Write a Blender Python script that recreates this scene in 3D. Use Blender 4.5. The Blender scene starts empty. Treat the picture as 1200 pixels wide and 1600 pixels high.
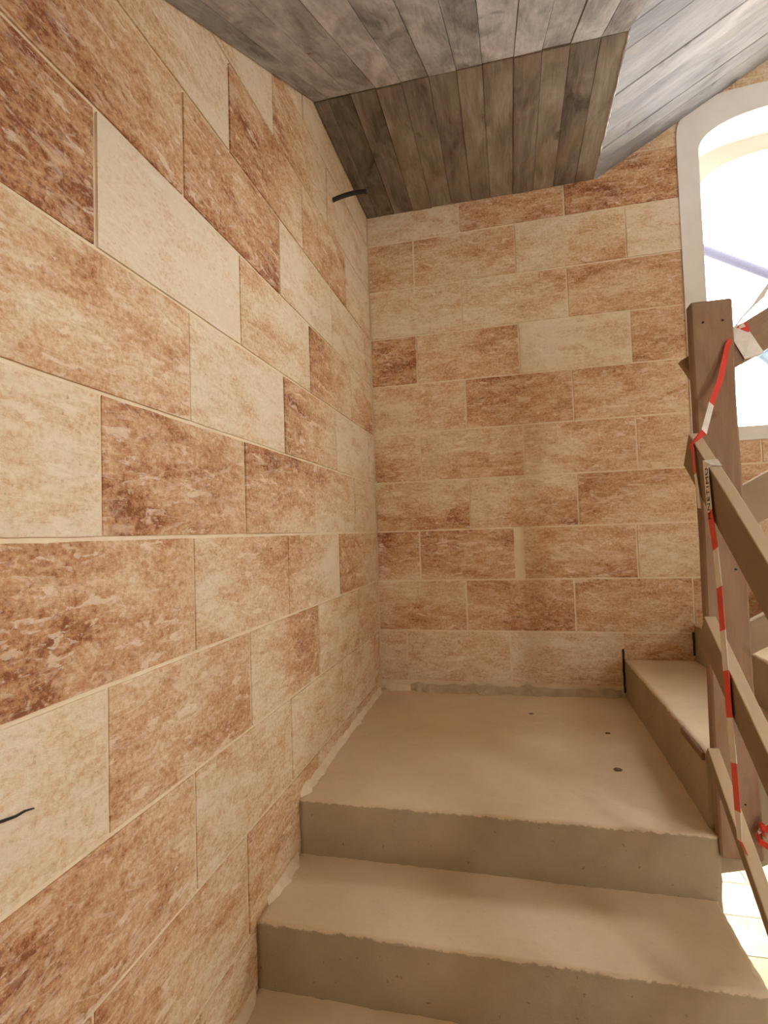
import bpy, bmesh, math, random
from mathutils import Vector, Matrix, noise

scene = bpy.context.scene
COL = scene.collection

# ---------------------------------------------------------------- camera
cam_data = bpy.data.cameras.new('camera')
cam = bpy.data.objects.new('camera', cam_data)
COL.objects.link(cam)
YAW, PITCH, ROLL = -0.23195, 0.03992, -0.03231
CAM = Vector((0.6728, -2.6663, -0.0067))
_f = Vector((math.cos(PITCH) * math.sin(YAW), math.cos(PITCH) * math.cos(YAW), math.sin(PITCH)))
_r = Vector((math.cos(YAW), -math.sin(YAW), 0))
_u = _r.cross(_f)
_c, _s = math.cos(ROLL), math.sin(ROLL)
RT, UP = _c * _r + _s * _u, -_s * _r + _c * _u
cam.matrix_world = Matrix(((RT.x, UP.x, -_f.x, CAM.x), (RT.y, UP.y, -_f.y, CAM.y), (RT.z, UP.z, -_f.z, CAM.z), (0, 0, 0, 1)))
cam_data.sensor_fit = 'VERTICAL'
cam_data.sensor_height = 36
cam_data.lens = 833.45 / 1600 * 36
cam_data.clip_start = 0.02
scene.camera = cam

# ---------------------------------------------------------------- light
scene.view_settings.view_transform = 'Standard'
scene.view_settings.look = 'None'
scene.view_settings.gamma = 1
scene.view_settings.use_curve_mapping = False
scene.view_settings.exposure = 0.22
scene.cycles.use_denoising = True
scene.cycles.max_bounces = 12
scene.cycles.diffuse_bounces = 8
world = bpy.data.worlds.new('sky')
scene.world = world
world.use_nodes = True
bg = world.node_tree.nodes['Background']
bg.inputs['Color'].default_value = (0.90, 0.95, 1.0, 1)
bg.inputs['Strength'].default_value = 19.0
sun_d = bpy.data.lights.new('sun', 'SUN')
sun_d.energy = 1.0
sun_d.angle = 0.01
sun_d.color = (1.0, 0.94, 0.84)
sun = bpy.data.objects.new('sun', sun_d)
COL.objects.link(sun)
sun.rotation_euler = Vector((0.75, -0.5, -1.25)).to_track_quat('-Z', 'Y').to_euler()


def portal(loc, size_x, size_y, direction):
    d = bpy.data.lights.new('daylight_portal', 'AREA')
    d.shape = 'RECTANGLE'
    d.size, d.size_y = size_x, size_y
    d.cycles.is_portal = True
    o = bpy.data.objects.new('daylight_portal', d)
    COL.objects.link(o)
    o.location = loc
    o.rotation_euler = Vector(direction).to_track_quat('-Z', 'Y').to_euler()


portal((2.05, 0.4, 1.1), 1.2, 1.6, (0, -1, 0))

# ---------------------------------------------------------------- node helpers
def new_mat(name):
    m = bpy.data.materials.new(name)
    m.use_nodes = True
    nt = m.node_tree
    return m, nt, nt.nodes['Principled BSDF']


def N(nt, t, **kw):
    n = nt.nodes.new(t)
    for k, v in kw.items():
        setattr(n, k, v)
    return n


def val(nt, a, inp):
    if hasattr(a, 'links') or isinstance(a, bpy.types.NodeSocket):
        nt.links.new(a, inp)
    else:
        inp.default_value = a


def math_(nt, op, a, b=0.5, c=None, clamp=False):
    n = N(nt, 'ShaderNodeMath', operation=op, use_clamp=clamp)
    val(nt, a, n.inputs[0])
    val(nt, b, n.inputs[1])
    if c is not None:
        val(nt, c, n.inputs[2])
    return n.outputs[0]


def rng(nt, v, a, b, lo=0.0, hi=1.0):
    n = N(nt, 'ShaderNodeMapRange')
    n.clamp = True
    val(nt, v, n.inputs[0])
    for i, x in enumerate((a, b, lo, hi)):
        n.inputs[1 + i].default_value = x
    return n.outputs[0]


def tex(nt, vec, scale, detail=4, rough=0.55, dist=0.0):
    n = N(nt, 'ShaderNodeTexNoise')
    nt.links.new(vec, n.inputs['Vector'])
    n.inputs['Scale'].default_value = scale
    n.inputs['Detail'].default_value = detail
    n.inputs['Roughness'].default_value = rough
    n.inputs['Distortion'].default_value = dist
    return n.outputs['Fac']


def ramp(nt, fac, stops):
    n = N(nt, 'ShaderNodeValToRGB')
    e = n.color_ramp.elements
    while len(e) < len(stops):
        e.new(0.5)
    for el, (p, c) in zip(e, stops):
        el.position = p
        el.color = (*c, 1)
    nt.links.new(fac, n.inputs[0])
    return n.outputs[0]


def mix(nt, fac, a, b, blend='MIX'):
    n = N(nt, 'ShaderNodeMix', data_type='RGBA', blend_type=blend)
    val(nt, fac, n.inputs[0])
    for v, i in ((a, 6), (b, 7)):
        if isinstance(v, tuple):
            n.inputs[i].default_value = (*v, 1)
        else:
            nt.links.new(v, n.inputs[i])
    return n.outputs[2]


def bump(nt, h, strength, dist, bsdf):
    n = N(nt, 'ShaderNodeBump')
    n.inputs['Strength'].default_value = strength
    n.inputs['Distance'].default_value = dist
    nt.links.new(h, n.inputs['Height'])
    nt.links.new(n.outputs[0], bsdf.inputs['Normal'])


def comb(nt, x, y, z):
    n = N(nt, 'ShaderNodeCombineXYZ')
    for v, i in zip((x, y, z), n.inputs):
        val(nt, v, i)
    return n.outputs[0]


def coords(nt, kind='Object'):
    t = N(nt, 'ShaderNodeTexCoord')
    s = N(nt, 'ShaderNodeSeparateXYZ')
    nt.links.new(t.outputs[kind], s.inputs[0])
    return t.outputs[kind], s.outputs[0], s.outputs[1], s.outputs[2]


# ---------------------------------------------------------------- materials
def stone_material():
    m, nt, b = new_mat('rough limestone')
    vec, x, y, z = coords(nt)
    info = N(nt, 'ShaderNodeObjectInfo')
    rnd = math_(nt, 'MULTIPLY', info.outputs['Random'], 37.0)
    u = math_(nt, 'SUBTRACT', x, y)
    uu = math_(nt, 'ADD', u, rnd)
    p1 = comb(nt, uu, math_(nt, 'MULTIPLY', z, 2.2), rnd)       # bedding runs along the course
    p2 = comb(nt, uu, math_(nt, 'MULTIPLY', z, 3.0), rnd)
    p3 = comb(nt, uu, z, rnd)
    at = N(nt, 'ShaderNodeAttribute', attribute_name='tone')
    tone = at.outputs['Fac']
    big = tex(nt, p1, 5.0, 5, 0.6, 0.6)
    mid = tex(nt, p2, 17.0, 6, 0.72, 0.8)
    fine = tex(nt, p3, 95.0, 4, 0.8)
    t = math_(nt, 'ADD', math_(nt, 'MULTIPLY_ADD', tone, 0.86, 0.07), math_(nt, 'MULTIPLY', math_(nt, 'SUBTRACT', big, 0.5), 1.35))
    t = math_(nt, 'ADD', t, math_(nt, 'MULTIPLY', math_(nt, 'SUBTRACT', mid, 0.5), 0.95))
    t = math_(nt, 'ADD', t, math_(nt, 'MULTIPLY', math_(nt, 'SUBTRACT', fine, 0.5), 1.5), clamp=True)
    col = ramp(nt, t, [(0.0, (0.79, 0.675, 0.505)), (0.24, (0.73, 0.57, 0.375)), (0.50, (0.635, 0.40, 0.22)),
                       (0.80, (0.48, 0.235, 0.11)), (1.0, (0.27, 0.10, 0.045))])
    # pale shell streaks
    def ridge_of(scale, dist, wid):
        r = tex(nt, p2, scale, 3, 0.5, dist)
        return rng(nt, math_(nt, 'ABSOLUTE', math_(nt, 'SUBTRACT', r, 0.5)), wid * 0.3, wid, 1.0, 0.0)
    gate = rng(nt, tex(nt, p1, 8.0, 4, 0.6), 0.46, 0.56)
    gate2 = rng(nt, tex(nt, p3, 13.0, 4, 0.6), 0.47, 0.57)
    p4 = comb(nt, uu, math_(nt, 'MULTIPLY_ADD', z, 3.6, math_(nt, 'MULTIPLY', mid, 0.12)), rnd)
    r2 = rng(nt, tex(nt, p4, 14.0, 3, 0.55, 0.6), 0.61, 0.65)
    r3 = rng(nt, tex(nt, p4, 34.0, 2, 0.5, 0.6), 0.62, 0.67)
    r2 = math_(nt, 'MAXIMUM', r2, math_(nt, 'MULTIPLY', r3, 0.7))
    w = math_(nt, 'MAXIMUM', math_(nt, 'MULTIPLY', math_(nt, 'MULTIPLY', ridge_of(5.0, 1.2, 0.03), gate), 0.6), r2)
    w = math_(nt, 'MAXIMUM', w, math_(nt, 'MULTIPLY', math_(nt, 'MULTIPLY', ridge_of(11.0, 0.8, 0.045), gate2), 0.4))
    w = math_(nt, 'MULTIPLY', w, rng(nt, fine, 0.3, 0.6, 0.35, 1.0))
    col = mix(nt, math_(nt, 'MULTIPLY', w, 0.74), col, (0.88, 0.765, 0.61))
    speck = rng(nt, tex(nt, p3, 80.0, 3, 0.7), 0.64, 0.72)
    col = mix(nt, math_(nt, 'MULTIPLY', speck, math_(nt, 'ADD', 0.15, math_(nt, 'MULTIPLY', t, 0.6))), col, (0.17, 0.07, 0.03))
    lite = rng(nt, tex(nt, p3, 130.0, 2, 0.6), 0.62, 0.72)
    col = mix(nt, math_(nt, 'MULTIPLY', lite, 0.4), col, (0.88, 0.74, 0.57))
    nt.links.new(col, b.inputs['Base Color'])
    b.inputs['Roughness'].default_value = 0.92
    b.inputs['Specular IOR Level'].default_value = 0.2
    h = math_(nt, 'ADD', math_(nt, 'MULTIPLY', mid, 0.9), math_(nt, 'MULTIPLY', fine, 0.45))
    h = math_(nt, 'ADD', h, math_(nt, 'MULTIPLY', w, 0.15))
    bump(nt, h, 0.55, 0.008, b)
    return m


def plain_rough(name, c1, c2, scale=12, bump_d=0.003, rough=0.9):
    m, nt, b = new_mat(name)
    vec, x, y, z = coords(nt)
    a = tex(nt, vec, scale, 6, 0.65)
    f = tex(nt, vec, scale * 9, 3, 0.7)
    col = mix(nt, rng(nt, a, 0.35, 0.65), c1, c2)
    nt.links.new(col, b.inputs['Base Color'])
    b.inputs['Roughness'].default_value = rough
    b.inputs['Specular IOR Level'].default_value = 0.2
    bump(nt, math_(nt, 'ADD', a, math_(nt, 'MULTIPLY', f, 0.4)), 0.5, bump_d, b)
    return m


def concrete_material():
    m, nt, b = new_mat('dusty raw concrete')
    vec, x, y, z = coords(nt)
    geo = N(nt, 'ShaderNodeNewGeometry')
    s = N(nt, 'ShaderNodeSeparateXYZ')
    nt.links.new(geo.outputs['Normal'], s.inputs[0])
    a = tex(nt, vec, 4.0, 6, 0.6)
    f = tex(nt, vec, 45.0, 5, 0.7)
    g = tex(nt, vec, 160.0, 3, 0.7)
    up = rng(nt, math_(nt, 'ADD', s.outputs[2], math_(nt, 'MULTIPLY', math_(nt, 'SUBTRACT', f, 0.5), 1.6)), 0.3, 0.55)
    face = mix(nt, rng(nt, a, 0.35, 0.68), (0.33, 0.265, 0.165), (0.42, 0.34, 0.22))  # upright faces darkened: riser shade painted into the colour
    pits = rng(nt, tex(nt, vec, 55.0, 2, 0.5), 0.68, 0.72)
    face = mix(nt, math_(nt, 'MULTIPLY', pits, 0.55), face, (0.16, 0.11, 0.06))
    dust_lit_top = mix(nt, rng(nt, a, 0.3, 0.7), (0.67, 0.53, 0.34), (0.75, 0.615, 0.42))  # sandy tread dust, lightened further to paint in light from above
    dust_lit_top = mix(nt, math_(nt, 'MULTIPLY', rng(nt, f, 0.55, 0.75), 0.25), dust_lit_top, (0.50, 0.35, 0.20))
    col = mix(nt, up, face, dust_lit_top)
    nt.links.new(col, b.inputs['Base Color'])
    b.inputs['Roughness'].default_value = 0.95
    b.inputs['Specular IOR Level'].default_value = 0.15
    bump(nt, math_(nt, 'ADD', f, math_(nt, 'MULTIPLY', g, 0.5)), 0.45, 0.005, b)
    return m


def board_material(name, dark, mid_, light, stain, contrast=1.0, dust_lit_top=None):
    """weathered planks: grain along local X, tone from the custom property shade"""
    m, nt, b = new_mat(name)
    vec, x, y, z = coords(nt)
    info = N(nt, 'ShaderNodeObjectInfo')
    rnd = math_(nt, 'MULTIPLY', info.outputs['Random'], 53.0)
    at = N(nt, 'ShaderNodeAttribute', attribute_name='shade', attribute_type='OBJECT')
    q = comb(nt, math_(nt, 'MULTIPLY', x, 0.12), y, math_(nt, 'ADD', z, rnd))
    q2 = comb(nt, math_(nt, 'MULTIPLY', x, 0.4), y, math_(nt, 'ADD', z, rnd))
    grain = tex(nt, q, 60.0, 5, 0.7, 1.2)
    blot = tex(nt, q2, 8.0, 5, 0.6, 0.9)
    t = math_(nt, 'ADD', at.outputs['Fac'], math_(nt, 'MULTIPLY', math_(nt, 'SUBTRACT', grain, 0.5), 0.55 * contrast))
    t = math_(nt, 'ADD', t, math_(nt, 'MULTIPLY', math_(nt, 'SUBTRACT', blot, 0.5), 1.1 * contrast), clamp=True)
    col = ramp(nt, t, [(0.0, dark), (0.5, mid_), (1.0, light)])
    st = rng(nt, tex(nt, q2, 5.0, 4, 0.6, 0.5), 0.56, 0.70)
    col = mix(nt, math_(nt, 'MULTIPLY', st, 0.55), col, stain)
    knot = rng(nt, tex(nt, comb(nt, x, y, rnd), 11.0, 1, 0.4), 0.72, 0.80)
    col = mix(nt, math_(nt, 'MULTIPLY', knot, 0.6), col, tuple(0.5 * c for c in dark))
    if dust_lit_top is not None:  # upward faces turned paler: painted light on the upper edges
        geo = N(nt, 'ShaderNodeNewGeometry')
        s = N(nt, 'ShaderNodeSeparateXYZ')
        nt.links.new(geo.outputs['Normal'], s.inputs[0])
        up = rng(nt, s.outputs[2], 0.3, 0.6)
        col = mix(nt, up, col, mix(nt, rng(nt, blot, 0.35, 0.65), dust_lit_top, tuple(0.85 * c for c in dust_lit_top)))
    nt.links.new(col, b.inputs['Base Color'])
    b.inputs['Roughness'].default_value = 0.85
    b.inputs['Specular IOR Level'].default_value = 0.25
    bump(nt, math_(nt, 'ADD', grain, blot), 0.4, 0.003, b)
    return m


def flat_mat(name, c, rough=0.6, metal=0.0):
    m, nt, b = new_mat(name)
    vec, x, y, z = coords(nt)
    a = tex(nt, vec, 30.0, 4, 0.6)
    col = mix(nt, rng(nt, a, 0.3, 0.7), tuple(v * 0.88 for v in c), tuple(min(1, v * 1.08) for v in c))
    nt.links.new(col, b.inputs['Base Color'])
    b.inputs['Roughness'].default_value = rough
    b.inputs['Metallic'].default_value = metal
    return m


M_STONE = stone_material()
M_MORTAR = plain_rough('pale lime mortar', (0.74, 0.61, 0.42), (0.83, 0.71, 0.52), 14, 0.003)
M_MORTAR_GREY = plain_rough('grey cement mortar', (0.42, 0.34, 0.22), (0.56, 0.46, 0.31), 26, 0.008)
M_PLASTER = plain_rough('pale plaster', (0.76, 0.73, 0.68), (0.83, 0.81, 0.77), 5, 0.001)
M_CONC = concrete_material()
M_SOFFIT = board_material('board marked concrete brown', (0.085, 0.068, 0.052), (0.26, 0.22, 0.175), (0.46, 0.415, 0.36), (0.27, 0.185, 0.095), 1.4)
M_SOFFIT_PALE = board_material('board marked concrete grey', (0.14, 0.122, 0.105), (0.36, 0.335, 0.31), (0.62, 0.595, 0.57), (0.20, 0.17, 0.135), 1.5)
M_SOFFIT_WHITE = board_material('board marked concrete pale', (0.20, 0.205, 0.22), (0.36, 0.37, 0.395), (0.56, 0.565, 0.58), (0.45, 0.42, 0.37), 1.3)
M_SLAB = plain_rough('grey slab concrete', (0.20, 0.17, 0.14), (0.30, 0.26, 0.22), 6, 0.004)
M_TIMBER = board_material('weathered timber', (0.16, 0.085, 0.05), (0.31, 0.19, 0.115), (0.44, 0.31, 0.21), (0.27, 0.20, 0.12), 0.9)
M_TIMBER_PALE = board_material('lit top formwork timber', (0.20, 0.135, 0.075), (0.30, 0.21, 0.125), (0.42, 0.31, 0.19), (0.30, 0.21, 0.11), 0.45, (0.70, 0.55, 0.36))  # darkened faces and pale tops: shade and light put into the colour
M_RED = flat_mat('red tape film', (0.75, 0.05, 0.025), 0.4)
M_WHITE = flat_mat('white tape film', (0.82, 0.76, 0.68), 0.4)
M_BLACK = flat_mat('black plastic', (0.02, 0.018, 0.016), 0.5)
M_INK = flat_mat('black ink', (0.03, 0.015, 0.02), 0.6)
M_STEEL = flat_mat('dark painted steel', (0.022, 0.019, 0.036), 0.8, 0.0)
M_BLUE = flat_mat('pale blue metal', (0.03, 0.045, 0.055), 0.8)
M_PAVER = plain_rough('pale outdoor paving', (0.50, 0.46, 0.32), (0.76, 0.72, 0.56), 9, 0.004)
M_FRAME = plain_rough('cream render', (0.74, 0.69, 0.60), (0.80, 0.75, 0.66), 8, 0.001)
M_DEBRIS = plain_rough('dark crumbs', (0.16, 0.10, 0.05), (0.25, 0.16, 0.09), 40, 0.002)


# ---------------------------------------------------------------- mesh helpers
def link(name, me, mat=None, parent=None, **props):
    o = bpy.data.objects.new(name, me)
    COL.objects.link(o)
    if mat is not None and me is not None:
        if isinstance(mat, (list, tuple)):
            for x in mat:
                me.materials.append(x)
        else:
            me.materials.append(mat)
    if parent is not None:
        o.parent = parent
    for k, v in props.items():
        o[k] = v
    return o


def mesh_obj(name, bm, mat, parent=None, smooth=False, **props):
    me = bpy.data.meshes.new(name)
    bmesh.ops.recalc_face_normals(bm, faces=bm.faces[:])
    bm.to_mesh(me)
    bm.free()
    if smooth:
        for p in me.polygons:
            p.use_smooth = True
    return link(name, me, mat, parent, **props)


def empty(name, loc=(0, 0, 0), **props):
    o = bpy.data.objects.new(name, None)
    COL.objects.link(o)
    o.location = loc
    o.empty_display_size = 0.1
    for k, v in props.items():
        o[k] = v
    return o


def add_box(bm, x0, x1, y0, y1, z0, z1):
    vs = [bm.verts.new(p) for p in ((x0, y0, z0), (x1, y0, z0), (x1, y1, z0), (x0, y1, z0),
                                    (x0, y0, z1), (x1, y0, z1), (x1, y1, z1), (x0, y1, z1))]
    for f in ((0, 3, 2, 1), (4, 5, 6, 7), (0, 1, 5, 4), (1, 2, 6, 5), (2, 3, 7, 6), (3, 0, 4, 7)):
        bm.faces.new([vs[i] for i in f])
    return vs


def add_prism(bm, pts, d):
    """closed outline pts (3D) extruded by vector d"""
    d = Vector(d)
    a = [bm.verts.new(p) for p in pts]
    c = [bm.verts.new(Vector(p) + d) for p in pts]
    n = len(pts)
    bm.faces.new(a)
    bm.faces.new(c[::-1])
    for i in range(n):
        bm.faces.new((a[i], c[i], c[(i + 1) % n], a[(i + 1) % n]))


def slice_up(bm, axis, lo, hi, step):
    no = Vector((0, 0, 0))
    no[axis] = 1
    n = max(1, int(round((hi - lo) / step)))
    for i in range(1, n):
        co = Vector((0, 0, 0))
        co[axis] = lo + (hi - lo) * i / n
        bmesh.ops.bisect_plane(bm, geom=bm.verts[:] + bm.edges[:] + bm.faces[:], plane_co=co, plane_no=no)


def roughen(bm, amp, freq, seed=0.0, amp2=0.0, freq2=0.0):
    off = Vector((seed, seed * 1.7, -seed))
    for v in bm.verts:
        d = noise.noise_vector(v.co * freq + off) * amp
        if amp2:
            d += noise.noise_vector(v.co * freq2 + off) * amp2
        v.co += d


def rough_block(name, box, steps, amp, freq, mat, parent, seed=0.0, amp2=0.0, freq2=0.0, warp=None, smooth=True, **props):
    bm = bmesh.new()
    add_box(bm, *box)
    for ax in range(3):
        if steps[ax]:
            slice_up(bm, ax, box[2 * ax], box[2 * ax + 1], steps[ax])
    if warp:
        for v in bm.verts:
            v.co = Vector(warp(v.co))
    roughen(bm, amp, freq, seed, amp2, freq2)
    return mesh_obj(name, bm, mat, parent, smooth, **props)


def plank(name, p0, p1, face, w, t, mat, parent=None, shade=0.5, seg=8, wob=0.0015, seed=0, skew0=0.0, skew1=0.0, bev=0.002, **props):
    """board from p0 to p1 along local X; face = direction of its broad face (local Z); centre line of the broad face"""
    p0, p1 = Vector(p0), Vector(p1)
    X = (p1 - p0).normalized()
    Z = Vector(face)
    Z = (Z - X * Z.dot(X)).normalized()
    Y = Z.cross(X)
    L = (p1 - p0).length
    bm = bmesh.new()
    add_box(bm, 0, L, -w / 2, w / 2, -t, 0)
    slice_up(bm, 0, 0, L, L / seg)
    for v in bm.verts:
        if v.co.x < 1e-5:
            v.co.x += skew0 * v.co.y
        elif v.co.x > L - 1e-5:
            v.co.x += skew1 * v.co.y
        n = noise.noise_vector(Vector((v.co.x * 4, v.co.y * 9, seed * 3.1 + v.co.z * 5)))
        v.co.y += n.y * wob
        v.co.z += n.z * wob
    if bev:
        sharp = [e for e in bm.edges if e.is_manifold and e.calc_face_angle() > 0.9]
        bmesh.ops.bevel(bm, geom=sharp, offset=bev, segments=1, affect='EDGES')
    o = mesh_obj(name, bm, mat, None, shade=shade, **props)
    o.matrix_world = Matrix(((X.x, Y.x, Z.x, p0.x), (X.y, Y.y, Z.y, p0.y), (X.z, Y.z, Z.z, p0.z), (0, 0, 0, 1)))
    if parent is not None:
        mw = o.matrix_world.copy()
        o.parent = parent
        o.matrix_parent_inverse = Matrix.Translation(-parent.location)
        o.matrix_world = mw
    return o


def tube(bm, pts, r, sides=10, cap=True):
    rings = []
    for i, p in enumerate(pts):
        p = Vector(p)
        d = (Vector(pts[min(i + 1, len(pts) - 1)]) - Vector(pts[max(i - 1, 0)])).normalized()
        a = d.orthogonal().normalized() if not rings else (rings[-1][1] - d * rings[-1][1].dot(d)).normalized()
        b_ = d.cross(a)
        rings.append(([bm.verts.new(p + (a * math.cos(2 * math.pi * k / sides) + b_ * math.sin(2 * math.pi * k / sides)) * r)
                       for k in range(sides)], a))
    for (A, _), (B, _) in zip(rings, rings[1:]):
        for k in range(sides):
            bm.faces.new((A[k], A[(k + 1) % sides], B[(k + 1) % sides], B[k]))
    if cap:
        bm.faces.new(rings[0][0][::-1])
        bm.faces.new(rings[-1][0])
    return rings


# ---------------------------------------------------------------- measures (metres)
H = 0.25              # course height
LS = 0.507            # stone length
FLOOR = -2.13
TOP = 4.4
LAND = -0.822         # landing top at its front edge
LAND_B = -0.795       # and at the back wall
LAND_Y = -1.09
RISE, GO = 0.1645, 0.2925
W_FL = 1.167          # flight width
ZC, X1, Y0 = 1.651, 1.128, -0.79   # level soffit
SLOPE = 0.56
WX, WA = 2.05, 0.47   # window centre and half width
SILL = 0.417


def arch(x, a, spring, rise, n=2.0):
    u = min(1.0, abs(x - WX) / a)
    return spring + rise * (1 - u ** n) ** (1 / n)


def outline(a, sill, spring, rise, n=2.0, k=28):
    pts = [(WX - a, sill)]
    for i in range(k + 1):
        th = math.pi * (1 - i / k)
        x = WX + a * math.copysign(abs(math.cos(th)) ** (2 / n), math.cos(th))
        z = spring + rise * abs(math.sin(th)) ** (2 / n)
        pts.append((x, z))
    pts.append((WX + a, sill))
    return pts


# ---------------------------------------------------------------- walls
bm = bmesh.new()
add_box(bm, -0.35, -0.0048, -5.0, 0.0, FLOOR - 0.2, TOP)
wall_left = mesh_obj('wall_left', bm, M_MORTAR, kind='structure')

bm = bmesh.new()
YB = 0.0048
DX0, DX1, DZ = 1.30, 2.35, -1.15       # doorway under the turn of the stair
add_box(bm, -0.35, DX0, YB, 0.35, FLOOR - 0.2, TOP)
add_box(bm, DX1, 4.35, YB, 0.35, FLOOR - 0.2, DZ)
add_box(bm, DX0, 1.53, YB, 0.35, DZ, TOP)
add_box(bm, 1.53, 2.57, YB, 0.35, DZ, SILL - 0.03)
add_box(bm, 2.57, 4.35, YB, 0.35, DZ, TOP)
pts = [(x, YB, z) for x, z in outline(0.52, 1.66, 1.70, 0.215, 3.0)][1:-1]
add_prism(bm, [(1.53, YB, TOP)] + [(1.53, YB, pts[0][2])] + pts[1:-1] + [(2.57, YB, pts[-1][2]), (2.57, YB, TOP)], (0, 0.345, 0))
wall_back = mesh_obj('wall_back', bm, M_MORTAR, kind='structure')

# unseen right and rear walls; their openings are added and sized for fill light
bm = bmesh.new()
RY0, RY1, RZ0, RZ1 = -3.7, -2.7, 0.9, 1.9
add_box(bm, 4.0, 4.3, -5.0, RY0, FLOOR - 0.2, TOP)
add_box(bm, 4.0, 4.3, RY0, RY1, FLOOR - 0.2, RZ0)
add_box(bm, 4.0, 4.3, RY0, RY1, RZ1, TOP)
add_box(bm, 4.0, 4.3, RY1, 0.005, FLOOR - 0.2, TOP)
wall_right = mesh_obj('wall_right', bm, M_MORTAR, kind='structure')
FX0, FX1 = 2.7, 3.1
bm = bmesh.new()
add_box(bm, -0.35, FX0, -5.3, -5.0, FLOOR - 0.2, TOP)
add_box(bm, FX1, 4.3, -5.3, -5.0, FLOOR - 0.2, TOP)
add_box(bm, FX0, FX1, -5.3, -5.0, 0.3, TOP)
wall_front = mesh_obj('wall_front', bm, M_MORTAR, kind='structure')
portal(((FX0 + FX1) / 2, -5.4, -0.9), FX1 - FX0, 2.4, (0, 1, 0))
portal((4.4, (RY0 + RY1) / 2, (RZ0 + RZ1) / 2), RY1 - RY0, RZ1 - RZ0, (-1, 0, 0))
bm = bmesh.new()
add_box(bm, -0.35, 4.3, -5.3, 0.35, TOP, TOP + 0.2)
roof = mesh_obj('ceiling', bm, M_SLAB, kind='structure')

# ---------------------------------------------------------------- stones
J = 0.0042


def stone(parent, wall, a0, a1, z0, z1, tones, zb=None, seed=0):
    """one ashlar; a runs along the wall. tones = bottom-left, bottom-right, top-left, top-right as seen from inside"""
    a0, a1, z0, z1 = a0 + J, a1 - J, z0 + J, z1 - J
    if a1 - a0 < 0.02 or z1 - z0 < 0.02:
        return
    nx = max(2, int((a1 - a0) / 0.06))
    nz = 4
    me = bpy.data.meshes.new('stone')
    vs, fs, tn = [], [], []
    rnd = random.Random(seed)
    proud = rnd.uniform(-0.0012, 0.0018)

    def put(u, z, dep):
        return (dep, -u, z) if wall == 'L' else (u, -dep, z)
    for j in range(nz + 1):
        for i in range(nx + 1):
            u = a0 + (a1 - a0) * i / nx
            lo = z0 if zb is None else max(z0, min(z1 - 0.004, zb(u)))
            z = lo + (z1 - lo) * j / nz
            q = noise.noise_vector(Vector((u * 7, z * 7, seed * 0.37)))
            edge = i in (0, nx) or j in (0, nz)
            dep = proud + q.x * (0.0022 if not edge else 0.001) - (0.0012 if edge else 0)
            jit = noise.noise_vector(Vector((u * 23, z * 23, seed)))
            vs.append(put(u + (jit.y * 0.0014 if edge else 0), z + (jit.z * 0.0014 if edge else 0), dep))
            fx = i / nx if wall == 'B' else 1 - i / nx
            fz = j / nz
            bl, br, tl, tr = tones
            sx = fx * fx * (3 - 2 * fx)
            tn.append((bl * (1 - sx) + br * sx) * (1 - fz) + (tl * (1 - sx) + tr * sx) * fz)
    W_ = nx + 1
    for j in range(nz):
        for i in range(nx):
            f = (j * W_ + i, j * W_ + i + 1, (j + 1) * W_ + i + 1, (j + 1) * W_ + i)
            fs.append(f if wall == 'B' else f[::-1])
    ring = [i for i in range(W_)] + [j * W_ + nx for j in range(1, nz + 1)] + [nz * W_ + i for i in range(nx - 1, -1, -1)] + [j * W_ for j in range(nz - 1, 0, -1)]
    dup = len(vs)
    for k in ring:
        vs.append(vs[k])
        tn.append(tn[k])
    base = len(vs)
    for k in ring:
        x, y, z = vs[k]
        vs.append((-0.02, y, z) if wall == 'L' else (x, 0.02, z))
        tn.append(tn[k])
    for k in range(len(ring)):
        k2 = (k + 1) % len(ring)
        f = (dup + k2, dup + k, base + k, base + k2)
        fs.append(f if wall == 'B' else f[::-1])
    me.from_pydata(vs, [], fs)
    at = me.attributes.new('tone', 'FLOAT', 'POINT')
    at.data.foreach_set('value', tn)
    for p in me.polygons[:nx * nz]:
        p.use_smooth = True
    link('stone', me, M_STONE, parent)


def T(*v):
    return v * 4 if len(v) == 1 else v


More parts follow.
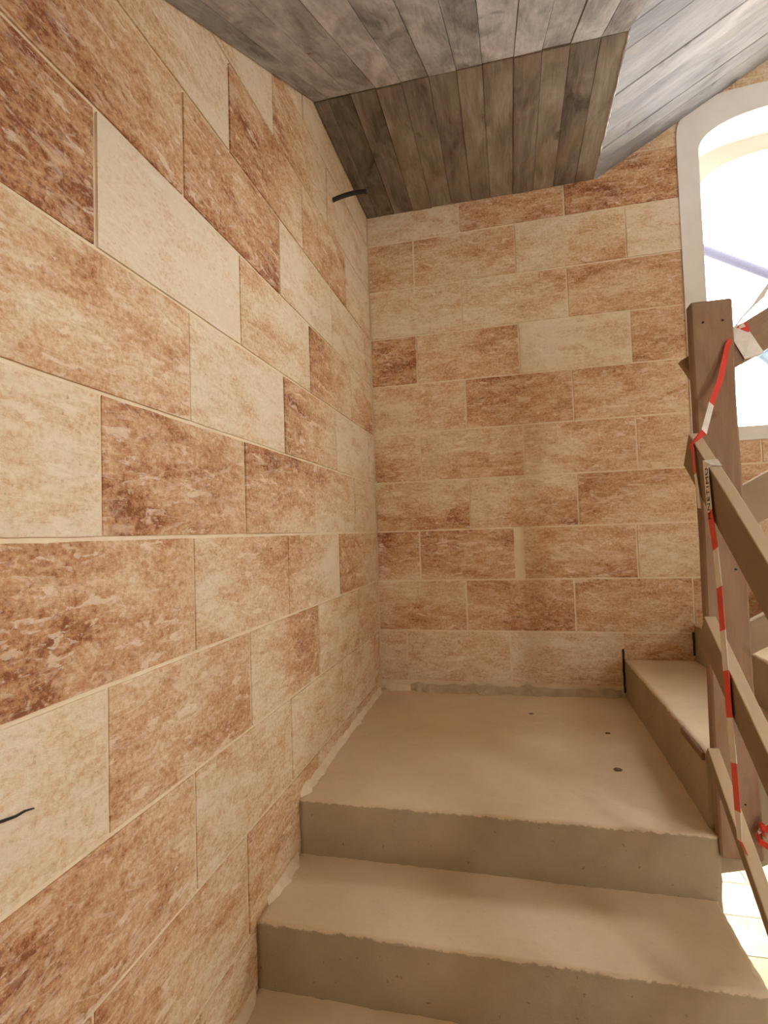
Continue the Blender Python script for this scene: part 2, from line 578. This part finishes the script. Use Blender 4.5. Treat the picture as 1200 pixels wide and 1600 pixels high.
# left wall: joints counted from the corner; tones listed from the corner outwards
LEFT = {
    7: (0.12, [T(.1)]),
    6: (0.39, [T(.1), T(.1), T(.1), T(.15), T(.2)]),
    5: (0.141, [T(.1), T(.12), (.7, .12, .65, .1), T(.05), T(.1), T(.3)]),
    4: (0.419, [(.2, .3, .05, .15), (.5, .75, .45, .5), (.75, .35, .85, .4), (.45, .1, .25, .02), (.8, .6, .7, .5), T(.4)]),
    3: (0.12, [T(.4), (.12, .2, .1, .15), (.1, .05, .15, .08), (.8, 1., .5, .6), (.75, .6, .85, .35), T(.6)]),
    2: (0.381, [(.25, .95, .12, .3), (.75, .2, .8, .2), (.45, .15, .35, .12), T(-.05), (.85, 1., .6, .85), T(.6)]),
    1: (0.11, [T(.15), T(.08), (.75, .3, .85, .3), T(.08), (.42, .5, .55, .45), T(.5)]),
    0: (0.375, [(.15, .1, .3, .2), (.1, .12, .65, .3), (.45, .3, .95, .8), (.85, .5, .8, .6), (.1, .12, .4, .15), T(.3)]),
    -1: (0.107, [T(.35), (.7, .3, .75, .3), (.3, 0., .75, 0.), (.3, .3, .25, .7), (.7, .6, .6, .55), T(.5)]),
    -2: (0.366, [T(.3), (.15, .45, .2, .3), (.2, .6, .2, .85), (.5, .55, .4, .4), (.1, .2, 0., .05), T(.3)]),
    -3: (0.117, [T(.4), T(.2), T(.2), T(.3), (.9, .35, .75, .4), T(.5)]),
    -4: (0.404, [T(.35), T(.3), (.5, .55, .5, .5), (.5, .35, .65, .35), T(.6), T(.5)]),
    -5: (0.117, [T(.3), T(.4), T(.35), T(.4), (.6, .4, .6, .5), T(.5)]),
    -6: (0.404, [T(.4), T(.35), T(.3), T(.4), T(.5), T(.45)]),
}
sd = 0
for k, (ph, tones) in LEFT.items():
    a, i = 0.0, 0
    b_ = ph
    while a < 3.2:
        sd += 1
        stone(wall_left, 'L', a, b_, k * H, (k + 1) * H, tones[min(i, len(tones) - 1)], None, sd)
        a, b_, i = b_, b_ + LS, i + 1

XE = 1.512
BACK = {
    8: (0.98, [T(.3), T(.3), T(.35), T(.3), T(.4)]),
    7: (0.73, [T(.2), T(.5), T(.3), T(.35), T(.3)]),
    6: (0.48, [(.12, .15, .1, .1), (.6, .7, .55, .5), (.85, .95, .8, .75), T(.3), T(.3)]),
    5: (0.242, [(.5, .5, .5, .5), (.3, .45, .5, .45), (.15, .65, .1, .2), T(.08), T(.3), T(.3)]),
    4: (0.477, [(.1, .35, .15, .25), (.1, .3, .15, .55), (.45, .5, .6, .55), T(.3)]),
    3: (0.242, [(.8, .9, .75, .85), (.5, .55, .45, .5), (.05, .12, .05, .12), (.65, .6, .4, .45), T(.3)]),
    2: (0.481, [(.25, .4, .25, .3), (.5, .5, .85, .55), (.5, .35, .5, .4), T(.3)]),
    1: (0.244, [(.75, .35, .3, .3), (.3, .65, .25, .25), (.3, .45, .3, .55), (.4, .35, .5, .45), T(.4), T(.3)]),
    0: (0.481, [(.65, .8, .35, .3), (.3, .85, .2, .25), (.45, .4, .8, .55), T(.4), T(.35)]),
    -1: (0.223, [(.4, .4, .95, .9), (.5, .5, .85, .6), (.5, .85, .3, .4), (.3, .3, .3, .25), T(.35), T(.3)]),
    -2: (0.447, [(.65, .55, .35, .35), (.55, .85, .6, .45), (.45, .4, .8, .5), T(.45), T(.4)]),
    -3: (0.142, [(.35, .3, .3, .3), (.25, .3, .25, .3), (.2, .3, .2, .25), (.45, .55, .4, .5), T(.4), T(.3)]),
}
for k, (ph, tones) in BACK.items():
    a, i = 0.0, 0
    b_ = ph
    z0, z1 = k * H, (k + 1) * H
    while a < 2.6:
        sd += 1
        tn = tones[min(i, len(tones) - 1)]
        e = b_
        if k == -1 and i == 1:
            e = b_ - 0.04              # the mason filled the rest of this course with mortar
        if k in (7, 8):
            zb = (lambda x: arch(x, 0.52, 1.70, 0.215, 3.0) + 0.0 if abs(x - WX) < 0.52 else -9)
            stone(wall_back, 'B', a, e, z0, z1, tn, zb, sd)
        elif 2 <= k <= 6:
            if a < XE:
                stone(wall_back, 'B', a, min(e, XE), z0, z1, tn, None, sd)
        elif k == 1:
            if a < XE - 0.03:
                stone(wall_back, 'B', a, min(e, XE), z0, z1, tn, None, sd)
            if e > XE:
                stone(wall_back, 'B', max(a, XE), e, z0, SILL - 0.06, tn, None, sd + 700)
        else:
            stone(wall_back, 'B', a, e, z0, z1, tn, None, sd)
        a, b_, i = b_, b_ + LS, i + 1


for x0, x1, z0, z1 in ((1.149, 1.158, -0.775, -0.575), (1.447, 1.458, -0.60, -0.495)):
    bm = bmesh.new()
    add_box(bm, x0, x1, -0.0015, 0.003, z0, z1)
    slice_up(bm, 2, z0, z1, 0.02)
    roughen(bm, 0.0022, 40, x0)
    mesh_obj('open_joint', bm, M_BLACK, wall_back)

# ---------------------------------------------------------------- window
def ring_solid(bm, outer, inner, y0, y1):
    n = len(outer)
    rows = []
    for o, i in zip(outer, inner):
        rows.append([bm.verts.new((o[0], y0, o[1])), bm.verts.new((i[0], y0, i[1])),
                     bm.verts.new((i[0], y1, i[1])), bm.verts.new((o[0], y1, o[1]))])
    for k in range(n):
        A, B = rows[k], rows[(k + 1) % n]
        for q in range(4):
            bm.faces.new((A[q], A[(q + 1) % 4], B[(q + 1) % 4], B[q]))


win = empty('window_1', (WX, 0.0, SILL), kind='structure')


def win_child(name, bm, mat):
    o = mesh_obj(name, bm, mat, win)
    o.location = (-WX, 0, -SILL)
    return o


bm = bmesh.new()
ring_solid(bm, outline(0.56, SILL - 0.062, 1.70, 0.262, 4.0), outline(WA, SILL, 1.69, 0.168, 2.3), -0.007, 0.2)
win_child('window_surround', bm, M_PLASTER)
bm = bmesh.new()
ring_solid(bm, outline(0.56, SILL - 0.062, 1.70, 0.262, 4.0), outline(0.415, SILL + 0.012, 1.615, 0.17, 2.1), 0.2, 0.36)
win_child('window_frame', bm, M_FRAME)

# ---------------------------------------------------------------- soffits of the flight above
soffit = empty('ceiling', (0, 0, ZC), kind='structure')
TH = 0.16


def soffit_part(pts, d, mat=M_SLAB):
    bm = bmesh.new()
    add_prism(bm, pts, d)
    o = mesh_obj('soffit_slab', bm, mat, soffit)
    o.location = (0, 0, -ZC)
    return o


def soffit_board(slab, p0, p1, face, w, shade, mat, seed):
    o = plank('board', p0, p1, face, w, 0.02, mat, None, shade=shade, seg=10, wob=0.0012, seed=seed, bev=0.0015)
    mw = o.matrix_world.copy()
    o.parent = slab
    o.matrix_parent_inverse = Matrix.Identity(4)
    o.matrix_basis = mw
    return o


BT = 0.018
YL = -3.4
lvl = soffit_part([(0, 0.004, ZC + BT), (X1, 0.004, ZC + BT), (X1, Y0, ZC + BT), (0, Y0, ZC + BT)], (0, 0, TH))
run = Y0 - YL
frt = soffit_part([(0, Y0, ZC + BT), (X1, Y0, ZC + BT), (X1, YL, ZC + BT - SLOPE * run), (0, YL, ZC + BT - SLOPE * run)], (0, 0, TH))
XR = 3.0
YR = -1.5
rgt = soffit_part([(X1, 0.004, ZC + BT), (XR, 0.004, ZC + BT + 0.55 * (XR - X1)), (XR, YR, ZC + BT + 0.55 * (XR - X1)), (X1, YR, ZC + BT)], (0, 0, TH))
edges = [0.004, 0.062, 0.15, 0.25, 0.347, 0.448, 0.549, 0.64, 0.75, 0.846, 0.94, 1.04, X1 - 0.002]
sh_mid = [.22, .2, .34, .52, .45, .42, .52, .55, .42, .52, .34, .5]
sh_front = [.35, .5, .42, .62, .42, .5, .36, .62, .66, .55, .66, .48]
rb = random.Random(5)
for i, (a, b_) in enumerate(zip(edges, edges[1:])):
    c = (a + b_) / 2
    dz = rb.uniform(-0.0025, 0.0025)
    soffit_board(lvl, (c, 0.0, ZC + dz), (c, Y0 + 0.006, ZC + dz), (0, 0, -1), b_ - a - 0.0012, sh_mid[i], M_SOFFIT, i)
    dz = rb.uniform(-0.0025, 0.0025)
    soffit_board(frt, (c, Y0 + 0.001, ZC + dz), (c, YL, ZC - SLOPE * run + dz), (0, 0, -1), b_ - a - 0.0012, sh_front[i], M_SOFFIT_PALE, i + 20)
y = 0.0
i = 0
while y > YR + 0.05:
    w = rb.choice((0.085, 0.1, 0.105, 0.12))
    c = y - w / 2
    dz = rb.uniform(-0.003, 0.003)
    soffit_board(rgt, (X1 + 0.001, c, ZC + dz), (XR, c, ZC + 0.55 * (XR - X1) + dz), (0, 0, -1), w - 0.0012, rb.uniform(.38, .68), M_SOFFIT_WHITE, i + 40)
    y -= w
    i += 1
# slab the upper flight springs from, behind the camera
bm = bmesh.new()
add_box(bm, 0.0, 2.4, -4.6, YL, ZC - SLOPE * run, ZC - SLOPE * run + 0.18)
o = mesh_obj('soffit_slab', bm, M_SLAB, soffit)
o.location = (0, 0, -ZC)

# ---------------------------------------------------------------- stair
stair = empty('staircase', (0, 0, FLOOR), label='raw concrete staircase with dusty treads turning right at a landing', category='staircase')


def stair_part(o):
    o.location = (0, 0, -FLOOR)
    return o


def warp_land(co):
    if co.z > LAND - 0.02:
        return (co.x, co.y, co.z + (LAND_B - LAND) * (co.y - LAND_Y) / -LAND_Y)
    return co


stair_part(rough_block('landing', (0.001, W_FL, LAND_Y, -0.001, LAND - 0.19, LAND), (0.013, 0.013, 0.012), 0.003, 9, M_CONC, stair, 1.0, 0.0025, 45, warp_land))
n_low = 7
for i in range(n_low):
    zt = LAND - RISE * (i + 1)
    e = LAND_Y - GO * (i + 1)
    st = (0.013, 0.013, 0.012) if i < 3 else (0.1, 0.1, 0.1)
    stair_part(rough_block('step', (0.001, W_FL - 0.012 * min(i + 1, 2), e, e + GO + 0.02, zt - 0.2, zt), st, 0.003, 8, M_CONC, stair, 3.0 + i, 0.0025, 42))
for i in range(6):
    zt = -0.622 + 0.165 * i
    e = 1.158 + 0.297 * i
    st = (0.015, 0.015, 0.012) if i < 3 else (0.1, 0.1, 0.1)
    stair_part(rough_block('step', (e, e + 0.32, -1.055, -0.001, zt - 0.21, zt), st, 0.002, 8, M_CONC, stair, 13.0 + i, 0.0018, 42))
# waist slabs
bm = bmesh.new()
add_prism(bm, [(0.002, LAND_Y, LAND - 0.185), (0.002, LAND_Y + 0.2, LAND - 0.16), (0.002, LAND_Y + 0.2, LAND - 0.30), (0.002, -3.43, FLOOR - 0.02), (0.002, -3.12, FLOOR - 0.02)], (W_FL - 0.03, 0, 0))
stair_part(mesh_obj('waist_slab', bm, M_CONC, stair))
bm = bmesh.new()
add_prism(bm, [(W_FL - 0.02, -1.05, LAND - 0.05), (W_FL - 0.02, -1.05, LAND - 0.125), (W_FL + 0.1, -1.05, LAND - 0.095), (2.94, -1.05, -0.02), (2.94, -1.05, 0.1)], (0, 1.05, 0))
stair_part(mesh_obj('waist_slab', bm, M_CONC, stair))


# mortar left along the foot of the walls
def bead(p0, p1, r, seed, mat, up=(0, 0, 1), out=(1, 0, 0)):
    p0, p1, up, out = Vector(p0), Vector(p1), Vector(up), Vector(out)
    n = max(6, int((p1 - p0).length / 0.02))
    bm = bmesh.new()
    rows = []
    for i in range(n + 1):
        p = p0.lerp(p1, i / n)
        f = 0.55 + 0.9 * abs(noise.noise(Vector((i * 0.31, seed, 0))))
        f *= min(1, 0.3 + i / 3, 0.3 + (n - i) / 3)
        g = 0.6 + 0.8 * abs(noise.noise(Vector((i * 0.23, seed, 9))))
        rows.append([bm.verts.new(v) for v in (p - up * 0.01, p + up * r * g, p + up * r * g * 0.55 + out * r * f * 0.5, p + out * r * f, p + out * r * f * 0.9 - up * 0.01)])
    for A, B in zip(rows, rows[1:]):
        for q in range(5):
            bm.faces.new((A[q], A[(q + 1) % 5], B[(q + 1) % 5], B[q]))
    bm.faces.new(rows[0])
    bm.faces.new(rows[-1][::-1])
    return stair_part(mesh_obj('mortar_bead', bm, mat, stair))


bead((0.0, LAND_Y + 0.01, LAND), (0.0, -0.02, LAND_B), 0.026, 1, M_MORTAR)
e1 = LAND_Y - GO
bead((0.0, e1 + 0.06, LAND - RISE), (0.0, LAND_Y - 0.02, LAND - RISE), 0.03, 2, M_MORTAR)
bead((0.0, e1 - GO + 0.02, LAND - 2 * RISE), (0.0, e1 - 0.02, LAND - 2 * RISE), 0.03, 3, M_MORTAR)
bead((0.15, 0.0, LAND_B), (1.14, 0.0, LAND_B), 0.045, 4, M_MORTAR_GREY, out=(0, -1, 0))
bead((0.02, 0.0, LAND_B), (0.16, 0.0, LAND_B), 0.035, 5, M_MORTAR, out=(0, -1, 0))
o = plank('formwork_strip', (1.15, -0.86, -0.632), (1.15, -1.045, -0.637), (-1, 0, 0), 0.022, 0.01, M_TIMBER, None, shade=0.2, seg=4)
mw = o.matrix_world.copy()
o.parent = stair
o.matrix_basis = Matrix.Translation((0, 0, -FLOOR)) @ mw

# lower floor and paving outside
bm = bmesh.new()
add_box(bm, -0.35, 4.3, -5.3, 0.35, FLOOR - 0.2, FLOOR)
floor = mesh_obj('floor', bm, M_CONC, kind='structure')
pav = empty('paving', (0, 0, FLOOR), label='pale sunlit stone paving seen beneath the stair on the right', category='paving')
bm = bmesh.new()
add_box(bm, -6, 12, 0.35, 14, -0.3, -0.015)
mesh_obj('mortar_bed', bm, M_MORTAR, pav)
bm = bmesh.new()
add_box(bm, -0.5, 8.0, 0.36, 5.5, -0.6, -0.4)  # added unseen slab, keeps sky light off the paving
mesh_obj('sky_blocker_slab', bm, M_SLAB, None, kind='structure')
rp = random.Random(3)
for r in range(7):
    x = 0.4 + rp.uniform(0, 0.3)
    while x < 4.2:
        L_ = rp.uniform(0.45, 0.7)
        bm = bmesh.new()
        add_box(bm, x + 0.004, x + L_ - 0.004, 0.36 + r * 0.29, 0.36 + (r + 1) * 0.29 - 0.008, -0.05, rp.uniform(-0.002, 0.003))
        mesh_obj('paving_stone', bm, M_PAVER, pav)
        x += L_

# crumbly cement line where the level soffit meets the rising one
bm = bmesh.new()
rows = []
for i in range(61):
    y = -0.005 + (Y0 + 0.005) * i / 60
    g = 0.3 + 1.5 * abs(noise.noise(Vector((i * 0.45, 3.3, 0))))
    d_ = 0.004 * noise.noise(Vector((i * 0.2, 8.1, 0)))
    rows.append([bm.verts.new(v) for v in ((X1 - 0.006 * g + d_, y, ZC + 0.004), (X1 + d_, y, ZC - 0.006 * g), (X1 + 0.007 * g + d_, y, ZC + 0.004), (X1 + d_, y, ZC + 0.012))])
for A, B in zip(rows, rows[1:]):
    for q in range(4):
        bm.faces.new((A[q], A[(q + 1) % 4], B[(q + 1) % 4], B[q]))
o = mesh_obj('cement_line', bm, M_PLASTER, soffit)
o.location = (0, 0, -ZC)

# dark split in one of the near stones
bm = bmesh.new()
cp = [(-2.13, -0.358), (-2.10, -0.366), (-2.085, -0.371), (-2.062, -0.3755), (-2.048, -0.3755), (-2.034, -0.379)]
rows = []
for i, (y, z) in enumerate(cp):
    h = 0.0022 * (1 - i / len(cp)) + 0.0004
    rows.append([bm.verts.new((x, y, z + k * h)) for x, k in ((0.0026, 1), (0.0026, -1), (-0.004, -1), (-0.004, 1))])
for A, B in zip(rows, rows[1:]):
    for q in range(4):
        bm.faces.new((A[q], A[(q + 1) % 4], B[(q + 1) % 4], B[q]))
bm.faces.new(rows[0])
bm.faces.new(rows[-1][::-1])
mesh_obj('crack', bm, M_BLACK, wall_left)

# ---------------------------------------------------------------- guard rail
YP = -1.10
bm = bmesh.new()


def post(name, x0, x1, y0, y1, z0, z1, label, shade, seed):
    c = (x0 + x1) / 2
    o = plank(name, (c, y0, z0), (c, y0, z1), (0, -1, 0), x1 - x0, y1 - y0, M_TIMBER, None, shade=shade, seg=16, wob=0.003, seed=seed, bev=0.005,
              label=label, category='post')
    return o


gp = post('guard_post', 1.166, 1.266, YP, YP + 0.04, -0.872, 0.587, 'upright weathered timber guard post nailed to the corner of the concrete landing', 0.5, 1)
post('guard_post', 1.166, 1.26, -3.02, -2.98, FLOOR, -0.45, 'lower timber guard post holding the near rail boards at the foot of the stair', 0.5, 2)

for (x, z) in ((1.194, 0.528), (1.241, 0.528), (1.228, -0.73), (1.238, -0.13)):
    bm = bmesh.new()
    tube(bm, [(0, 0.01, 0), (0, -0.003, 0)], 0.0028, 8)
    n_ = mesh_obj('nail', bm, M_STEEL, gp)
    n_.matrix_basis = gp.matrix_basis.inverted() @ Matrix.Translation((x, YP, z))
XF = 1.14


def rail(yz0, yz1, w, t, label, shade, mat, skew=0.0, seed=0):
    """board of the lower flight; its upper edge starts at yz0 and runs down towards the camera"""
    p0, p1 = Vector((XF, *yz0)), Vector((XF, *yz1))
    d = (p1 - p0).normalized()
    p1 = p0 + d * ((-3.05 - p0.y) / d.y)
    nrm = Vector((0, -d.z, d.y))
    if nrm.z > 0:
        nrm = -nrm
    c = nrm * (w / 2)
    return plank('rail_board', p0 + c, p1 + c, (-1, 0, 0), w, t, mat, None, shade=shade, seg=20, wob=0.0015, seed=seed, skew0=skew, bev=0.0015,
                 label=label, category='board', group='boards of the stair guard rail')


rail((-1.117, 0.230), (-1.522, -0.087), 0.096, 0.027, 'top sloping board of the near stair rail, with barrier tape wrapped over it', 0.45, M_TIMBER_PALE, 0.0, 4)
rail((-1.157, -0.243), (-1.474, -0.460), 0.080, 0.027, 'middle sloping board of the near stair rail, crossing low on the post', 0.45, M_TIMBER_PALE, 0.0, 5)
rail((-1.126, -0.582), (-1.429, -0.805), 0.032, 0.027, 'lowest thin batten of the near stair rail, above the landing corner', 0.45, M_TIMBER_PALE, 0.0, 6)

YQ = YP + 0.041


def rail_r(x0, z0, w, label, shade, mat, seed, x1=2.9, skew=0.0):
    d = Vector((1, 0, 0.558)).normalized()
    p0 = Vector((x0, YQ, z0))
    p1 = p0 + d * ((x1 - x0) / d.x)
    c = Vector((d.z, 0, -d.x)) * (w / 2)
    return plank('rail_board', p0 + c, p1 + c, (0, -1, 0), w, 0.025, mat, None, shade=shade, seg=16, seed=seed, bev=0.0015, skew0=skew,
                 label=label, category='board', group='boards of the stair guard rail')


rail_r(1.147, 0.442, 0.092, 'top board of the upper rail, rising right from behind the post across the window', 0.55, M_TIMBER, 7)
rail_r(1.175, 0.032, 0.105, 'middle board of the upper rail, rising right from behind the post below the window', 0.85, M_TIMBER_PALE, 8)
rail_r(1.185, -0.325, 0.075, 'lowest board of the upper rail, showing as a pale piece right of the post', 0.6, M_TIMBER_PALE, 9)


# ---------------------------------------------------------------- barrier tape
def ribbon(name, path, widthdir, w, cols, parent, slant=0.4, thick=0.0006):
    """path = list of points; cols = colour index for each span; every span subdivided"""
    bm = bmesh.new()
    rows = []
    for i, p in enumerate(path):
        p = Vector(p)
        wd = Vector(widthdir[i] if isinstance(widthdir, list) else widthdir).normalized()
        nx = Vector(path[min(i + 1, len(path) - 1)]) - Vector(path[max(i - 1, 0)])
        nx.normalize()
        n = nx.cross(wd).normalized()
        s = nx * (w[i] if isinstance(w, list) else w) * slant if 0 < i < len(path) - 1 else Vector()
        ww = (w[i] if isinstance(w, list) else w) / 2
        rows.append([bm.verts.new(p + wd * ww + s * 0.5 + n * thick), bm.verts.new(p - wd * ww - s * 0.5 + n * thick),
                     bm.verts.new(p - wd * ww - s * 0.5 - n * thick), bm.verts.new(p + wd * ww + s * 0.5 - n * thick)])
    for i, (A, B) in enumerate(zip(rows, rows[1:])):
        for q in range(4):
            f = bm.faces.new((A[q], A[(q + 1) % 4], B[(q + 1) % 4], B[q]))
            f.material_index = cols[i]
    bm.faces.new(rows[0])
    bm.faces.new(rows[-1][::-1])
    return mesh_obj(name, bm, [M_WHITE, M_RED], parent)


tape = empty('barrier_tape', (1.13, -1.28, 0.1), label='red and white barrier tape tied to the wooden post and hanging down the rail', category='tape')
TO = Vector((-1.13, 1.28, -0.1))


def tape_part(o):
    o.location = TO
    return o


XT = 1.1335
# long hanging strand over the top board
pB = [(1.1665, -1.240, 0.1375), (1.1395, -1.240, 0.1375), (XT, -1.247, 0.122), (XT, -1.258, 0.020), (XT, -1.281, -0.068), (XT, -1.291, -0.155), (XT, -1.297, -0.253),
      (XT, -1.302, -0.342), (XT, -1.308, -0.445), (XT, -1.318, -0.541), (XT, -1.324, -0.643), (XT, -1.325, -0.705), (1.15, -1.315, -0.74)]
wB = [.03, .032, .030, .032, .034, .034, .034, .034, .036, .036, .034, .03, .026]
dB = [(0, 1, 0.78)] * 2 + [(0, 1, 0.08)] * 11
tape_part(ribbon('tape_strand', pB, dB, wB, [0, 0, 0, 1, 0, 1, 0, 1, 0, 1, 0, 1], tape))
# strand from the post to the end of the top board and its loose tail
pA = [(1.256, YP - 0.004, 0.474), (1.247, YP - 0.006, 0.455), (1.222, YP - 0.02, 0.368), (1.19, YP - 0.04, 0.30), (1.162, YP - 0.062, 0.225), (XT, -1.150, 0.196),
      (XT, -1.165, 0.180), (XT, -1.172, 0.118), (XT, -1.183, 0.075), (XT - 0.002, -1.195, 0.03)]
dA = [(1, 0, -.6)] * 5 + [(0, 1, 0.4)] + [(0, 1, 0.1)] * 4
wA = [.01, .014, .014, .014, .016, .02, .018, .016, .018, .022]
tape_part(ribbon('tape_strand', pA, dA, wA, [1, 1, 1, 0, 1, 1, 1, 0, 0], tape))
# wrap round the board behind the post
dR = Vector((1, 0, 0.558)).normalized()
pc = Vector((1.284, YQ, 0.442 + 0.137 * 0.558))
nr = Vector((-dR.z, 0, dR.x))
pW = [pc + nr * 0.002 + Vector((0, 0.026, 0)), pc + nr * 0.003 + Vector((0, -0.003, 0)), pc - nr * 0.03 + Vector((0, -0.003, 0)), pc - nr * 0.094 + Vector((-0.004, -0.003, 0)), pc - nr * 0.095 + Vector((-0.004, 0.027, 0))]
tape_part(ribbon('tape_wrap', pW, dR, [.04, .04, .045, .05, .05], [0, 0, 0, 0], tape, 0.25))
pR = [pc + dR * 0.014 + nr * -0.002 + Vector((0, -0.005, 0)), pc + dR * 0.017 - nr * 0.016 + Vector((0, -0.005, 0)), pc + dR * 0.02 - nr * 0.03 + Vector((0, -0.005, 0))]
tape_part(ribbon('tape_patch', pR, dR, [.026, .018, .005], [1, 1], tape, 0.2))
# taut twisted end running up to the right
pC = [(1.278, YQ - 0.004, 0.512), (1.300, YQ - 0.006, 0.541), (1.330, YQ - 0.008, 0.572), (1.348, YQ - 0.010, 0.592), (1.366, YQ - 0.012, 0.621), (1.6, YQ - 0.03, 0.95), (2.6, YQ - 0.1, 2.20)]
tape_part(ribbon('tape_strand', pC, [(1, 0, -.7)] * 7, [.004, .004, .006, .014, .008, .006, .01], [0, 0, 0, 0, 0, 1], tape, 0.0, 0.0012))
# bundle at the foot of the post
rt = random.Random(8)
pD = []
for i in range(26):
    a = i * 0.9
    pD.append((1.262 + 0.022 * math.cos(a) + 0.0008 * i, YP - 0.024 + 0.014 * math.sin(a), -0.80 + 0.020 * math.sin(a * 0.73 + 1) + 0.0012 * i))
tape_part(ribbon('tape_bundle', pD, [(rt.uniform(-.3, .3), rt.uniform(-.3, .3), 1) for _ in pD], 0.016, [1 if (i // 3) % 4 else 0 for i in range(25)], tape, 0.2))
# printed letters, running up the tape
fc = bpy.data.curves.new('lettering', 'FONT')
fc.body = 'HNETIMU'
fc.size = 0.026
fc.extrude = 0.0003
fc.space_character = 1.15
fc.align_y = 'CENTER'
_t = bpy.data.objects.new('lettering', fc)
COL.objects.link(_t)
bpy.context.view_layer.update()
_me = bpy.data.meshes.new_from_object(_t.evaluated_get(bpy.context.evaluated_depsgraph_get()))
bpy.data.objects.remove(_t)
_me.materials.clear()
lt = link('lettering', _me, M_INK, tape)
# text x -> up the tape, text y -> away from the camera side, text normal -> -X
lt.matrix_basis = Matrix.Translation(Vector((XT - 0.0012, -1.258, 0.0)) + TO) @ Matrix(((0, 0, -1, 0), (0.02, 1, 0, 0), (1, -0.02, 0, 0), (0, 0, 0, 1))).to_4x4()

# ---------------------------------------------------------------- hose stub in the left wall
hose = empty('conduit_hose', (0, -0.572, 1.393), label='short black corrugated hose stub sticking out of the left wall under the ceiling', category='hose')
bm = bmesh.new()
hp = []
for i in range(9):
    t = i / 8
    hp.append((-0.015 + 0.165 * t, 0.01 * t, 0.004 + 0.062 * t - 0.040 * t * t))
tube(bm, hp, 0.0095, 12)
mesh_obj('hose_body', bm, M_BLACK, hose, smooth=True)
bm = bmesh.new()
e0, e1_ = Vector(hp[-2]), Vector(hp[-1])
dd = (e1_ - e0).normalized()
tube(bm, [e1_ - dd * 0.004, e1_ + dd * 0.002], 0.0108, 12)
mesh_obj('hose_rim', bm, flat_mat('grey plastic rim', (0.10, 0.09, 0.09), 0.5), hose, smooth=False)

# ---------------------------------------------------------------- crumbs on the landing
for (x, y, s, lab) in ((0.985, -0.745, 0.008, 'brown mortar crumb on the front right of the landing'),
                       (1.005, -0.44, 0.0055, 'brown mortar crumb on the right of the landing, beside the step riser'),
                       (0.726, -0.268, 0.0055, 'brown mortar crumb near the middle of the landing towards the back wall')):
    bm = bmesh.new()
    bmesh.ops.create_icosphere(bm, subdivisions=2, radius=1)
    for v in bm.verts:
        v.co = Vector((v.co.x * s * 1.7, v.co.y * s, v.co.z * s * 0.55)) * (1 + 0.35 * noise.noise(v.co * 2 + Vector((x * 9, y, 0))))
    o = mesh_obj('mortar_crumb', bm, M_DEBRIS, None, label=lab, category='debris', group='crumbs on the landing')
    o.location = (x, y, LAND + (LAND_B - LAND) * (y - LAND_Y) / -LAND_Y + s * 0.35)

# ---------------------------------------------------------------- outside, beyond the window
bm = bmesh.new()
tube(bm, [(2.09, 3.0, 2.943), (4.7, 3.0, 1.396)], 0.045, 12)
mesh_obj('scaffold_pole', bm, M_STEEL, None, smooth=True, label='sloping scaffold pole outside the arched window against the white sky', category='pole')
# ribbed metal sheet outside, just under the top board of the upper rail
sheet = empty('metal_sheet', (3.2, 3.5, 1.69), label='pale blue ribbed metal sheet outside, glimpsed through the window under the wooden rail', category='metal sheet')
bm = bmesh.new()
a_ = math.radians(-46)
ux, uz = math.cos(a_), math.sin(a_)
prof = []
for i in range(17):
    prof.append((i * 0.03, 0.012 if i % 4 in (1, 2) else 0.0))
front, back = [], []
for wv, dv in prof:
    # rib profile runs across the sheet (up and to the right), the sheet itself runs down to the right
    front.append((-uz * wv, -dv - 0.004, ux * wv))
    back.append((-uz * wv, -dv, ux * wv))
loop = front + back[::-1]
add_prism(bm, loop, (ux * 1.5, 0, uz * 1.5))
mesh_obj('sheet_panel', bm, M_BLUE, sheet)
bm = bmesh.new()
add_prism(bm, [(0, -0.02, 0), (0, 0.02, 0), (ux * 0.03, 0.02, uz * 0.03), (ux * 0.03, -0.02, uz * 0.03)], (-uz * 0.48, 0, ux * 0.48))
mesh_obj('sheet_edge', bm, M_BLUE, sheet)
